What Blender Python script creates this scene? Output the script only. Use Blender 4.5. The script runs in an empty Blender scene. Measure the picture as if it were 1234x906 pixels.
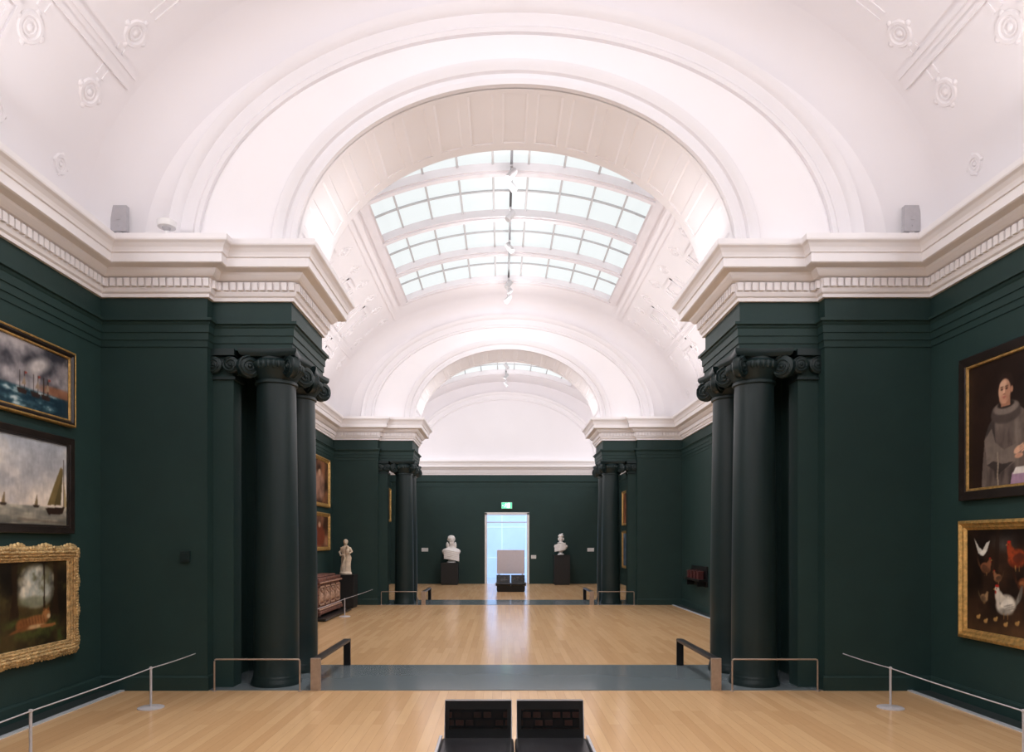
import bpy, bmesh, math, random
import numpy as np
from mathutils import Vector, Matrix
random.seed(4)
C=0.155; HW=4.5; ZC=4.80; VB=3.10
scene=bpy.context.scene
scene.view_settings.view_transform='Standard'
scene.view_settings.look='None'
col=scene.collection

# ---------------------------------------------------------------- materials
def mat(name,color,rough=0.6,metal=0.0,emis=None,es=0.0,nscale=0,namt=0.08,bump=0.0,bscale=40,spec=0.5):
    m=bpy.data.materials.new(name); m.use_nodes=True
    nt=m.node_tree; b=nt.nodes['Principled BSDF']
    b.inputs['Base Color'].default_value=(*color,1); b.inputs['Roughness'].default_value=rough
    b.inputs['Metallic'].default_value=metal
    b.inputs['Specular IOR Level'].default_value=spec
    if emis: b.inputs['Emission Color'].default_value=(*emis,1); b.inputs['Emission Strength'].default_value=es
    tc=nt.nodes.new('ShaderNodeTexCoord')
    if nscale:
        n=nt.nodes.new('ShaderNodeTexNoise'); n.inputs['Scale'].default_value=nscale; n.inputs['Detail'].default_value=4
        nt.links.new(tc.outputs['Object'],n.inputs['Vector'])
        r=nt.nodes.new('ShaderNodeValToRGB')
        r.color_ramp.elements[0].position=.3; r.color_ramp.elements[1].position=.7
        r.color_ramp.elements[0].color=(*[c*(1-namt) for c in color],1)
        r.color_ramp.elements[1].color=(*[min(1,c*(1+namt)) for c in color],1)
        nt.links.new(n.outputs['Fac'],r.inputs['Fac']); nt.links.new(r.outputs['Color'],b.inputs['Base Color'])
    if bump:
        n=nt.nodes.new('ShaderNodeTexNoise'); n.inputs['Scale'].default_value=bscale
        nt.links.new(tc.outputs['Object'],n.inputs['Vector'])
        bp=nt.nodes.new('ShaderNodeBump'); bp.inputs['Strength'].default_value=bump; bp.inputs['Distance'].default_value=.01
        nt.links.new(n.outputs['Fac'],bp.inputs['Height']); nt.links.new(bp.outputs['Normal'],b.inputs['Normal'])
    return m
M_white=mat('white_plaster',(.87,.84,.86),.7,nscale=1.2,namt=.01)
M_soffit=mat('white_plaster_lightened',(.95,.92,.935),.75,nscale=1.2,namt=.01)  # plaster copy lightened to make up for missing light under the arches
M_corn=mat('white_cornice_paint',(.92,.89,.90),.55,nscale=2,namt=.012)
M_wall=mat('dark_green_wall_paint',(.0165,.043,.040),.6,nscale=3,namt=.06,bump=.15,bscale=120,spec=.35)
M_col=mat('black_green_column_paint',(.0095,.023,.024),.45,nscale=3,namt=.08,spec=.4)
M_black=mat('black_satin',(.008,.008,.009),.35,nscale=6)
M_leather=mat('black_leather',(.012,.012,.014),.22,bump=.1,bscale=200,nscale=8)
M_steel=mat('brushed_steel',(.62,.60,.62),.4,.7,nscale=30,namt=.05)
M_bronze=mat('bronze_plate',(.46,.36,.29),.4,.5,nscale=20,namt=.1)
M_gold=mat('gold_leaf',(.66,.41,.14),.38,.7,nscale=25,namt=.3,bump=.6,bscale=90)
M_gold2=mat('gilded_gesso',(.76,.50,.24),.40,.5,nscale=25,namt=.45,bump=.9,bscale=80)
M_dframe=mat('dark_wood_frame',(.018,.012,.010),.35,nscale=12,namt=.3)
M_marble=mat('white_marble',(.85,.82,.80),.45,nscale=4,namt=.06)
M_terra=mat('pale_terracotta',(.68,.56,.43),.7,nscale=9,namt=.22,bump=.5,bscale=40)
M_chest=mat('carved_walnut',(.17,.07,.05),.5,nscale=14,namt=.75,bump=.9,bscale=24)
M_plinth=mat('black_plinth',(.012,.012,.013),.5,nscale=5)
M_slate=mat('grey_threshold_covering',(.155,.185,.20),.14,nscale=3,namt=.02)
M_strip=mat('pale_metal_floor_strip',(.62,.68,.74),.35,.3,nscale=20,namt=.05)
M_grille=mat('dark_floor_grille',(.02,.03,.03),.6,nscale=20)
M_grey=mat('grey_plastic',(.50,.48,.50),.5,nscale=20,namt=.04)
M_rail=mat('dark_grey_track_metal',(.07,.07,.075),.5,nscale=20,namt=.04)
M_wplas=mat('white_plastic',(.85,.84,.84),.4,nscale=20,namt=.02)
M_board=mat('pale_grey_board',(.76,.71,.78),.5,nscale=20,namt=.02)
M_head=mat('pale_grey_spotlight_metal',(.55,.54,.55),.4,nscale=20,namt=.02)
M_frame=mat('skylight_frame_paint',(.78,.74,.76),.6,nscale=5,namt=.02)
M_munt=mat('skylight_glazing_bar_backlit',(.50,.50,.51),.6,nscale=5,namt=.02)  # backlit shade of the bars put into a greyer base colour
M_blue=mat('pale_blue_glow_wall',(.50,.62,.80),.6,emis=(.48,.68,1.0),es=.50,nscale=2,namt=.05)  # wall emission stands in for the blue light of the room beyond
M_bline=mat('pale_blue_glazing_line',(.7,.8,.92),.5,emis=(.6,.78,1.0),es=.5,nscale=2,namt=.03)  # lines share the glow put into the walls behind them
M_red=mat('dark_red_lacquer',(.09,.025,.025),.4,nscale=9,namt=.2)
M_green=mat('green_sign_light',(.03,.5,.27),.4,emis=(.18,.80,.48),es=.85,nscale=5,namt=.02)
M_signw=mat('white_sign_light',(.9,.9,.9),.4,emis=(.9,1,.95),es=1.2,nscale=5,namt=.01)
M_label=mat('white_card',(.75,.75,.74),.6,nscale=30,namt=.04)
M_glass=mat('skylight_diffusing_glass',(.10,.11,.11),.5,emis=(.92,.975,.985),es=.84,nscale=3,namt=.02)

def wood_floor():
    m=bpy.data.materials.new('oak_plank_floor'); m.use_nodes=True; nt=m.node_tree; b=nt.nodes['Principled BSDF']
    tc=nt.nodes.new('ShaderNodeTexCoord'); sp=nt.nodes.new('ShaderNodeSeparateXYZ'); cb=nt.nodes.new('ShaderNodeCombineXYZ')
    nt.links.new(tc.outputs['Object'],sp.inputs[0]); nt.links.new(sp.outputs['Y'],cb.inputs['X']); nt.links.new(sp.outputs['X'],cb.inputs['Y'])
    br=nt.nodes.new('ShaderNodeTexBrick'); br.offset=.37; br.offset_frequency=2
    br.inputs['Color1'].default_value=(.79,.505,.265,1); br.inputs['Color2'].default_value=(.67,.40,.195,1)
    br.inputs['Mortar'].default_value=(.52,.31,.15,1); br.inputs['Scale'].default_value=1
    br.inputs['Mortar Size'].default_value=.0012; br.inputs['Brick Width'].default_value=1.3; br.inputs['Row Height'].default_value=.095
    br.inputs['Bias'].default_value=-.2
    nt.links.new(cb.outputs[0],br.inputs['Vector'])
    mp=nt.nodes.new('ShaderNodeMapping'); mp.inputs['Scale'].default_value=(1.2,14,1)
    nt.links.new(cb.outputs[0],mp.inputs['Vector'])
    n=nt.nodes.new('ShaderNodeTexNoise'); n.inputs['Scale'].default_value=2.2; n.inputs['Detail'].default_value=6
    nt.links.new(mp.outputs[0],n.inputs['Vector'])
    mx=nt.nodes.new('ShaderNodeMix'); mx.data_type='RGBA'; mx.blend_type='MULTIPLY'; mx.inputs['Factor'].default_value=1
    r=nt.nodes.new('ShaderNodeValToRGB'); r.color_ramp.elements[0].color=(.90,.89,.88,1); r.color_ramp.elements[1].color=(1.06,1.06,1.05,1)
    nt.links.new(n.outputs['Fac'],r.inputs['Fac']); nt.links.new(br.outputs['Color'],mx.inputs['A']); nt.links.new(r.outputs['Color'],mx.inputs['B'])
    nt.links.new(mx.outputs['Result'],b.inputs['Base Color']); b.inputs['Roughness'].default_value=.18
    b.inputs['Specular IOR Level'].default_value=.75
    return m
M_floor=wood_floor()

def bench_panel_mat():
    m=bpy.data.materials.new('dark_glossy_patterned_panel'); m.use_nodes=True; nt=m.node_tree; b=nt.nodes['Principled BSDF']
    tc=nt.nodes.new('ShaderNodeTexCoord'); sp=nt.nodes.new('ShaderNodeSeparateXYZ'); cb=nt.nodes.new('ShaderNodeCombineXYZ')
    nt.links.new(tc.outputs['Object'],sp.inputs[0]); nt.links.new(sp.outputs['X'],cb.inputs['X']); nt.links.new(sp.outputs['Z'],cb.inputs['Y'])
    br=nt.nodes.new('ShaderNodeTexBrick'); br.inputs['Scale'].default_value=1; br.offset=.21
    br.inputs['Brick Width'].default_value=.067; br.inputs['Row Height'].default_value=.051; br.inputs['Mortar Size'].default_value=.007
    br.inputs['Color1'].default_value=(.036,.018,.015,1); br.inputs['Color2'].default_value=(.012,.009,.009,1); br.inputs['Mortar'].default_value=(.006,.006,.007,1)  # faint brown blocks on a near-black ground
    nt.links.new(cb.outputs[0],br.inputs['Vector'])
    nt.links.new(br.outputs['Color'],b.inputs['Base Color']); b.inputs['Roughness'].default_value=.10
    return m
M_panel=bench_panel_mat()

# ---------------------------------------------------------------- mesh builder
class MB:
    def __init__(s): s.v=[]; s.f=[]
    def add(s,v,f):
        o=len(s.v); s.v+= [tuple(p) for p in v]; s.f+=[tuple(i+o for i in q) for q in f]
    def box(s,x0,x1,y0,y1,z0,z1):
        s.add([(x0,y0,z0),(x1,y0,z0),(x1,y1,z0),(x0,y1,z0),(x0,y0,z1),(x1,y0,z1),(x1,y1,z1),(x0,y1,z1)],
              [(0,3,2,1),(4,5,6,7),(0,1,5,4),(1,2,6,5),(2,3,7,6),(3,0,4,7)])
    def rings(s,R,closed=True,cap=True):
        n=len(R[0]); v=[p for r in R for p in r]; f=[]
        for i in range(len(R)-1):
            for j in range(n if closed else n-1):
                k=(j+1)%n; f.append((i*n+j,i*n+k,(i+1)*n+k,(i+1)*n+j))
        if cap: f.append(tuple(range(n-1,-1,-1))); f.append(tuple((len(R)-1)*n+j for j in range(n)))
        s.add(v,f)
    def lathe(s,prof,cx,cy,n=32):
        s.rings([[(cx+r*math.cos(2*math.pi*j/n),cy+r*math.sin(2*math.pi*j/n),z) for j in range(n)] for r,z in prof])
    def tube(s,pts,r,n=10):
        P=[Vector(p) for p in pts]; R=[]
        for i,p in enumerate(P):
            d=(P[min(i+1,len(P)-1)]-P[max(i-1,0)]).normalized()
            a=Vector((0,0,1)) if abs(d.z)<.9 else Vector((1,0,0))
            u=d.cross(a).normalized(); w=d.cross(u)
            rr=r[i] if isinstance(r,(list,tuple)) else r
            R.append([p+u*rr*math.cos(2*math.pi*j/n)+w*rr*math.sin(2*math.pi*j/n) for j in range(n)])
        s.rings(R)
    def ell(s,c,r,n=16,m=10,M=None):
        R=[]
        for i in range(m+1):
            ph=math.pi*i/m; ph=min(max(ph,.02),math.pi-.02)
            R.append([Vector((r[0]*math.sin(ph)*math.cos(2*math.pi*j/n),r[1]*math.sin(ph)*math.sin(2*math.pi*j/n),-r[2]*math.cos(ph))) for j in range(n)])
        c=Vector(c)
        R=[[c+(M@p if M else p) for p in q] for q in R]
        s.rings(R)
    def obj(s,name,m,parent=None,smooth=False,bevel=0,recalc=True,**kw):
        me=bpy.data.meshes.new(name); me.from_pydata(s.v,[],s.f)
        if recalc:
            bm=bmesh.new(); bm.from_mesh(me); bmesh.ops.recalc_face_normals(bm,faces=bm.faces); bm.to_mesh(me); bm.free()
        me.materials.append(m)
        o=bpy.data.objects.new(name,me); col.objects.link(o)
        if smooth:
            me.shade_smooth() if hasattr(me,'shade_smooth') else None
            md=o.modifiers.new('es','EDGE_SPLIT'); md.split_angle=math.radians(38)
        if bevel:
            b=o.modifiers.new('bev','BEVEL'); b.width=bevel; b.segments=2; b.limit_method='ANGLE'
        if parent: o.parent=parent
        for k,v in kw.items(): o[k]=v
        return o
def S(o): o['kind']='structure'; return o
def thing(name,label,cat,loc=(0,0,0),group=None):
    e=bpy.data.objects.new(name,None); e.empty_display_size=.1; e.location=loc; col.objects.link(e)
    e['label']=label; e['category']=cat
    if group: e['group']=group
    return e
def attach(o,root):
    o.parent=root; o.matrix_parent_inverse=Matrix.Translation(-Vector(root.location)); return o
def copy_thing(root,delta,label=None):
    r=root.copy(); col.objects.link(r); r.location=Vector(root.location)+Vector(delta)
    if label: r['label']=label
    def rec(src,dst):
        for c in [o for o in bpy.data.objects if o.parent==src]:
            k=c.copy(); col.objects.link(k); k.parent=dst; rec(c,k)
    rec(root,r)
    return r

# ---------------------------------------------------------------- layout
D1=7.40; TH=1.53; STEP=10.2; DF=26.70; DB=-2.5
def opening_path(d):
    return [(HW,d),(3.345,d),(3.345,d+.13),(2.47,d+.13),(2.47,d+TH-.13),(3.345,d+TH-.13),(3.345,d+TH),(HW,d+TH)]
PATH=[(0.0,DB),(HW,DB)]+opening_path(D1)+opening_path(D1+STEP)+[(HW,DF),(0.0,DF)]
BPATH=[(0.0,DB),(HW,DB)]
for d in (D1,D1+STEP): BPATH+=[(HW,d),(3.345,d),(3.345,d+TH),(HW,d+TH)]
BPATH+=[(HW,DF)]
def offs(path,i,p):
    P=[Vector(q) for q in path]
    def nrm(a,b):
        d=(b-a).normalized(); return Vector((-d.y,d.x))
    if i==0: n=nrm(P[0],P[1]); return P[0]+n*p
    if i==len(P)-1: n=nrm(P[-2],P[-1]); return P[-1]+n*p
    a=nrm(P[i-1],P[i]); b=nrm(P[i],P[i+1]); return P[i]+(a+b)*(p/(1+a.dot(b)))
def sweep(name,m,path,prof,sg,extra=None):
    mb=MB(); R=[]
    for i in range(len(path)):
        R.append([(C+sg*offs(path,i,p).x,offs(path,i,p).y,z) for p,z in prof])
    mb.rings(R,closed=False,cap=False)
    if extra: extra(mb,sg)
    return S(mb.obj(name,m))
CORN=[(0,4.25),(.035,4.25),(.035,4.285),(.055,4.30),(.065,4.33),(.065,4.445),(.11,4.45),(.13,4.465),(.155,4.495),(.165,4.52),(.25,4.53),(.265,4.54),(.265,4.63),(.28,4.635),(.285,4.655),(.295,4.68),(.32,4.715),(.345,4.735),(.35,4.75),(.35,4.80),(0,4.83)]
def dentils(mb,sg):
    for i in range(len(PATH)-1):
        a=offs(PATH,i,.065); b=offs(PATH,i+1,.065); L=(b-a).length
        d=(b-a).normalized(); n=Vector((-d.y,d.x)); k=max(1,int(L/.076))
        sp=L/k
        for j in range(k):
            p=a+d*(sp*(j+.5)); w=.027
            q=[p-d*w-n*.01,p+d*w-n*.01,p+d*w+n*.032,p-d*w+n*.032]
            lo=[(C+sg*v.x,v.y,4.35) for v in q]; hi=[(C+sg*v.x,v.y,4.435) for v in q]
            mb.add(lo+hi,[(0,3,2,1),(4,5,6,7),(0,1,5,4),(1,2,6,5),(2,3,7,6),(3,0,4,7)])
ARCHI=[(0,3.72),(.01,3.72),(.01,3.79),(.022,3.793),(.022,3.87),(.034,3.873),(.034,3.95),(.045,3.965),(.05,3.985),(.075,3.99),(.075,4.02),(0,4.03)]
t=1
for sg in (-1,1):
    sweep('trim_%d'%t,M_corn,PATH,CORN,sg,dentils); t+=1
    sweep('trim_%d'%t,M_wall,PATH,ARCHI,sg); t+=1
    sweep('baseboard_%s'%('left' if sg<0 else 'right'),M_wall,BPATH,[(0,0),(.02,0),(.02,.14),(.012,.16),(0,.16)],sg)

# floor
mb=MB(); mb.box(C-HW-.2,C+HW+.2,DB-.2,DF,-.2,0); S(mb.obj('floor',M_floor))
for k,(a,b) in enumerate([(DB,D1),(D1+TH,D1+STEP)]):
    for sg in (-1,1):
        mb=MB(); x=sorted((C+sg*(HW),C+sg*(HW-.22))); mb.box(x[0],x[1],a,b,0,.004); S(mb.obj('trim_%d'%t,M_grille)); t+=1
        mb=MB(); x=sorted((C+sg*(HW-.22),C+sg*(HW-.27))); mb.box(x[0],x[1],a,b,0,.012); S(mb.obj('trim_%d'%t,M_strip)); t+=1
for d in (D1,D1+STEP):
    mb=MB(); mb.box(C-3.34,C+3.34,d,d+TH,0,.006); S(mb.obj('floor',M_slate))
# walls
mb=MB(); mb.box(C-HW-.2,C-HW,DB-.2,DF+.2,0,ZC+.02); S(mb.obj('wall_left',M_wall))
mb=MB(); mb.box(C+HW,C+HW+.2,DB-.2,DF+.2,0,ZC+.02); S(mb.obj('wall_right',M_wall))
mb=MB(); mb.box(C-HW,C+HW,DB-.2,DB,0,ZC+.02); S(mb.obj('wall_near',M_wall))
DX0,DX1,DZ=-.60,1.02,2.72
mb=MB(); mb.box(C-HW,DX0,DF,DF+.2,0,ZC+.02); mb.box(DX1,C+HW,DF,DF+.2,0,ZC+.02); mb.box(DX0,DX1,DF,DF+.2,DZ,ZC+.02)
S(mb.obj('wall_far',M_wall))
for d in (D1,D1+STEP):
    for sg in (-1,1):
        mb=MB()
        def bx(h0,h1,y0,y1,z0,z1):
            x=sorted((C+sg*h0,C+sg*h1)); mb.box(x[0],x[1],y0,y1,z0,z1)
        bx(3.345,HW,d,d+TH,0,ZC); bx(2.47,3.345,d+.13,d+TH-.13,3.73,ZC)
        bx(3.12,3.36,d+.15,d+.38,0,3.74)
        if d==D1: bx(3.12,3.36,d+TH-.38,d+TH-.15,0,3.74)
        S(mb.obj('wall_%s'%('left' if sg<0 else 'right'),M_wall))

# ellipse helpers
def E(a,b,tt,off=0,z0=ZC):
    x=a*math.cos(tt); z=b*math.sin(tt); nx=math.cos(tt)/a; nz=math.sin(tt)/b; l=math.hypot(nx,nz)
    return x+nx/l*off, z0+z+nz/l*off
def arch_sweep(mb,a,b,prof,n=96):
    R=[]
    for i in range(n+1):
        tt=math.pi*i/n; r=[]
        for off,y in prof:
            x,z=E(a,b,tt,off); r.append((C+x,y,max(z,ZC-.0)))
        R.append(r)
    mb.rings(R,closed=False,cap=False)
AA,AB=2.40,1.80
def lunette(y0,y1,face=True):
    mb=MB(); n=96; R=[]
    for i in range(n+1):
        tt=math.pi*i/n
        xi,zi=(AA+.014)*math.cos(tt),ZC+(AB+.014)*math.sin(tt); xo,zo=4.6*math.cos(tt),ZC+3.25*math.sin(tt)
        R.append([(C+xi,y0,zi),(C+xo,y0,zo),(C+xo,y1,zo),(C+xi,y1,zi)])
    mb.rings(R,closed=True,cap=True)
    S(mb.obj('wall_middle',M_soffit,smooth=True))
def soffit(y0,y1):
    mb=MB(); n=96; DEP=.016
    for a,b in ((y0,y0+.10),(y1-.16,y1)):
        arch_sweep(mb,AA,AB,[(DEP,a),(0,a),(0,b),(DEP,b)])
    N=19
    for k in range(N+1):
        tt=math.pi*k/N; w=.05
        R=[]
        for q in (-w,w):
            x0,z0=E(AA,AB,tt+q*.66,DEP); x1,z1=E(AA,AB,tt+q*.42,0)
            R.append([(C+x0,y0+.05,z0),(C+x1,y0+.05,z1),(C+x1,y1-.05,z1),(C+x0,y1-.05,z0)])
        mb.rings(R)
    return mb
ARCHV=lambda y:[(0,y+.02),(0,y-.06),(.06,y-.065),(.075,y-.035),(.13,y-.035),(.145,y-.07),(.19,y-.09),(.22,y-.10),(.25,y-.10),(.26,y-.04),(.29,y-.03),(.29,y+.02)]
RING=lambda y:[(0,y+.02),(0,y-.05),(.04,y-.065),(.07,y-.045),(.08,y-.05),(.20,y-.055),(.215,y-.09),(.26,y-.115),(.30,y-.13),(.30,y-.04),(.34,y-.02),(.34,y+.02)]
# concave cove easing the vault into the end wall
def cove(y,s):
    P=[]
    for i in range(9):
        a=math.pi/2*i/8; P.append((-.42*(1-math.cos(a)) , y-s*.42*(1-math.sin(a))))
    return P
for d in (D1,D1+STEP):
    y0=d+.10; y1=d+1.30
    lunette(y0,y1)
    S(soffit(y0,y1).obj('trim_%d'%t,M_soffit)); t+=1
    mb=MB(); arch_sweep(mb,AA,AB,ARCHV(y0)); S(mb.obj('trim_%d'%t,M_white,smooth=True)); t+=1
    mb=MB(); arch_sweep(mb,3.47,2.38,RING(y0)); S(mb.obj('trim_%d'%t,M_white,smooth=True)); t+=1
    mb=MB(); arch_sweep(mb,HW,VB,cove(y0,1)); S(mb.obj('trim_%d'%t,M_white,smooth=True)); t+=1
for y0,y1,nm in ((DF,DF+.2,'wall_far'),(DB-.2,DB,'wall_near')):
    mb=MB(); n=64
    pts=[(C+4.6*math.cos(math.pi*i/n),ZC+3.25*math.sin(math.pi*i/n)) for i in range(n+1)]
    mb.rings([[(x,y0,z) for x,z in pts],[(x,y1,z) for x,z in pts]])
    S(mb.obj(nm,M_white))
mb=MB(); arch_sweep(mb,3.47,2.38,RING(DF)); S(mb.obj('trim_%d'%t,M_white,smooth=True)); t+=1

# vaults
SKH=2.53
t_s=math.acos(SKH/HW)
def vault(y0,y1,s0,s1):
    mb=MB()
    ts=[t_s*i/24 for i in range(25)]+[t_s+(math.pi-2*t_s)*i/24 for i in range(1,25)]+[math.pi-t_s+t_s*i/24 for i in range(1,25)]
    ys=[y0,s0,s1,y1]
    v=[];f=[]
    for tt in ts:
        for y in ys: x,z=E(HW,VB,tt); v.append((C+x,y,z))
    for i in range(len(ts)-1):
        for j in range(3):
            if j==1 and 24<=i<48: continue
            f.append((i*4+j,i*4+j+1,(i+1)*4+j+1,(i+1)*4+j))
    mb.add(v,f); S(mb.obj('ceiling',M_white,smooth=True,recalc=False))
def frame_pt(tt,y,o=0):
    x,z=E(HW,VB,tt,-o); return Vector((C+x,y,z))
def vbox(mb,ta,tb,ya,yb,o0,o1,n=1):
    R=[]
    for i in range(n+1):
        tt=ta+(tb-ta)*i/n
        R.append([frame_pt(tt,ya,o0),frame_pt(tt,ya,o1),frame_pt(tt,yb,o1),frame_pt(tt,yb,o0)])
    mb.rings(R)
wn=1
def skylight(s0,s1,nb):
    global wn
    g=MB(); R=[]
    for i in range(25):
        tt=t_s+(math.pi-2*t_s)*i/24
        R.append([frame_pt(tt,s0,-.12),frame_pt(tt,s1,-.12)])
    g.rings(R,closed=False,cap=False)
    root=g.obj('window_%d'%wn,M_glass); S(root); wn+=1
    fr=MB(); A0=t_s-.01; A1=math.pi-t_s+.01
    for k in range(nb+1):
        y=s0+(s1-s0)*k/nb; w=.05
        vbox(fr,A0,A1,y-w,y+w,-.12,.05,24)
        vbox(fr,A0,A1,y-w-.035,y+w+.035,-.12,.015,24)
    for tt in (t_s,math.pi-t_s):
        vbox(fr,tt-.018,tt+.018,s0,s1,-.12,.05); vbox(fr,tt-.03,tt+.03,s0,s1,-.12,.02)
    fr.obj('frame',M_frame,parent=root)
    mu=MB(); nc=9
    for k in range(1,nc):
        tt=t_s+(math.pi-2*t_s)*k/nc; vbox(mu,tt-.0042,tt+.0042,s0,s1,-.12,-.09)
    for k in range(nb):
        y=s0+(s1-s0)*(k+.5)/nb; vbox(mu,A0,A1,y-.019,y+.019,-.12,-.092,24)
    mu.obj('glazing_bar',M_munt,parent=root)
def tz(z,side): 
    a=math.asin(max(-1,min(1,(z-ZC)/VB))); return a if side>0 else math.pi-a
def ornaments(s0,s1,nb,y0,y1):
    mb=MB()
    def rosette(z,y,side,r):
        tt=tz(z,side); c=frame_pt(tt,y,0)
        e=(frame_pt(tt+.01,y)-frame_pt(tt-.01,y)).normalized(); yy=Vector((0,1,0)); n=e.cross(yy).normalized()
        if n.z>0: n=-n
        def loc(a,b,h): return c+e*a+yy*b+n*h
        N=28;K=6
        for (rr,rt) in ((r,.026),(r*.55,.013)):
            v=[];f=[]
            for i in range(N):
                for k in range(K):
                    q=2*math.pi*k/K; ra=rr+rt*math.cos(q); an=2*math.pi*i/N
                    v.append(loc(ra*math.cos(an),ra*math.sin(an),.002+rt*math.sin(q)*.65))
            for i in range(N):
                for k in range(K):
                    f.append((i*K+k,i*K+(k+1)%K,((i+1)%N)*K+(k+1)%K,((i+1)%N)*K+k))
            mb.add(v,f)
        M=Matrix((e,yy,n)).transposed()
        mb.ell(c,(r*.3,r*.3,.02),12,6,M)
        for k in range(4):
            an=math.pi/2+k*math.pi/2
            mb.ell(loc(math.cos(an)*r*1.25,math.sin(an)*r*1.25,0),(r*.30,r*.30,.018),10,6,M)
    def rail(za,zb,ya,yb,side,h=.03):
        a,b=sorted((tz(za,side),tz(zb,side))); vbox(mb,a,b,ya,yb,-.02,h,6)
    for side in (-1,1):
        for k in range(nb+1):
            yc=s0+(s1-s0)*k/nb
            for dy in (-.42,.42):
                y=yc+dy
                if y<y0+.3 or y>y1-.3: continue
                for z in (5.98,6.55,7.05): rosette(z,y,side,.11)
                for (za,zb) in ((6.13,6.22),(6.38,6.42),(6.71,6.90)):
                    rail(za,zb,y-.06,y-.03,side,.010); rail(za,zb,y+.03,y+.06,side,.010)
                rosette(5.28,y,side,.075)
        for k in range(nb):
            ya=s0+(s1-s0)*k/nb+.58; yb=s0+(s1-s0)*(k+1)/nb-.58
            for (za,zb) in ((5.2,6.05),(6.2,6.95)):
                for o,h in ((0,.022),(.06,.011)):
                    rail(za+o,za+o+.04,ya+o,yb-o,side,h); rail(zb-o-.04,zb-o,ya+o,yb-o,side,h)
                    rail(za+o,zb-o,ya+o,ya+o+.04,side,h); rail(za+o,zb-o,yb-o-.04,yb-o,side,h)
        lo=max(y0+.3,s0-.75); hi=min(y1-.5,s1+.75)
        rail(6.24,6.36,lo,hi,side,.012)
        for z in (6.235,6.33,7.20): rail(z,z+.035,lo,hi,side,.026)
    return mb
for (y0,y1,s0,s1,nb) in ((DB,D1+.12,-.20,6.22,4),(D1+1.28,D1+STEP+.12,10.0,16.45,4),(D1+STEP+1.28,DF,20.3,25.3,3)):
    vault(y0,y1,s0,s1); skylight(s0,s1,nb)
    S(ornaments(s0,s1,nb,y0,y1).obj('trim_%d'%t,M_white,smooth=True)); t+=1

# ---------------------------------------------------------------- columns
def volute(mb,c,ax,r,th):
    ax=Vector(ax).normalized(); u=Vector((0,0,1)); w=ax.cross(u).normalized(); c=Vector(c); n=20
    prof=[(r*.85,-th),(r,-th*.7),(r*.93,0),(r,th*.7),(r*.85,th)]
    mb.rings([[c+ax*h+(u*math.cos(2*math.pi*j/n)+w*math.sin(2*math.pi*j/n))*rr for j in range(n)] for rr,h in prof])
    for s in (-1,1):
        pts=[]
        for i in range(34):
            a=i/33*math.pi*4.2; rr=r*(.92-.75*i/33)
            pts.append(c+ax*s*(th+.004)+(u*math.cos(a)+w*math.sin(a)*s)*rr)
        mb.tube(pts,r*.085,6)
        mb.ell(c+ax*s*th,(r*.2,)*3,10,6)
def make_column(x,y):
    root=thing('column','tall dark green painted column with scrolled capital beside the archway','column',(x,y,0),'columns flanking the archways')
    mb=MB(); p=[(.275,0),(.275,.05),(.26,.07),(.26,.09),(.252,.11)]
    for i in range(15):
        q=i/14; p.append((.248-.035*q**1.6,.12+q*3.25))
    p+=[(.235,3.38),(.235,3.41),(.215,3.415)]
    mb.lathe(p,0,0,48); o=mb.obj('shaft',M_col,parent=root,smooth=True)
    mb=MB(); mb.lathe([(.215,3.41),(.225,3.44),(.27,3.50),(.30,3.56),(.30,3.60),(.25,3.64),(.25,3.66)],0,0,40)
    R=[]
    for z,sc in ((3.655,.94),(3.675,1.0),(3.70,1.03),(3.73,1.03)):
        ring=[]
        for k in range(4):
            a0=math.pi/4+k*math.pi/2; pa=Vector((math.cos(a0),math.sin(a0)))*.44; pb=Vector((math.cos(a0+math.pi/2),math.sin(a0+math.pi/2)))*.44
            for q in range(8):
                s=q/8; pt=pa.lerp(pb,s); pt=pt*(1-.16*math.sin(math.pi*s)); ring.append((pt.x*sc,pt.y*sc,z))
        R.append(ring)
    mb.rings(R)
    for k in range(4):
        a=math.pi/4+k*math.pi/2; d=Vector((math.cos(a),math.sin(a),0)); ax=(-d.y,d.x,0)
        volute(mb,d*.335+Vector((0,0,3.54)),ax,.122,.045)
        for j in range(5):
            aa=a+math.pi/4+(j-2)*.2; mb.ell((math.cos(aa)*.285,math.sin(aa)*.285,3.57),(.028,.028,.05),8,6)
    mb.obj('capital',M_col,parent=root,smooth=True)
    return root
c0=None
for d in (D1,D1+STEP):
    for sg in (-1,1):
        for dy in (.37,1.16):
            x=C+sg*2.715; y=d+dy
            if c0 is None: c0=make_column(x,y); base=Vector((x,y,0))
            else: copy_thing(c0,Vector((x,y,0))-base)
for d in (D1,D1+STEP):
    for sg in (-1,1):
        mb=MB(); yf=d+.15
        x=sorted((C+sg*3.09,C+sg*3.36)); mb.box(x[0],x[1],yf-.06,yf+.27,3.66,3.73); mb.box(x[0]+.01,x[1],yf-.03,yf+.25,3.40,3.43)
        mb.box(x[0]+.02,x[1],yf-.04,yf+.25,3.55,3.62)
        for h in (3.13,3.32): volute(mb,(C+sg*h,yf-.03,3.555),(0,1,0),.092,.035)
        volute(mb,(C+sg*3.105,yf+.08,3.555),(1,0,0),.09,.025)
        S(mb.obj('trim_%d'%t,M_col,smooth=True)); t+=1

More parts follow.
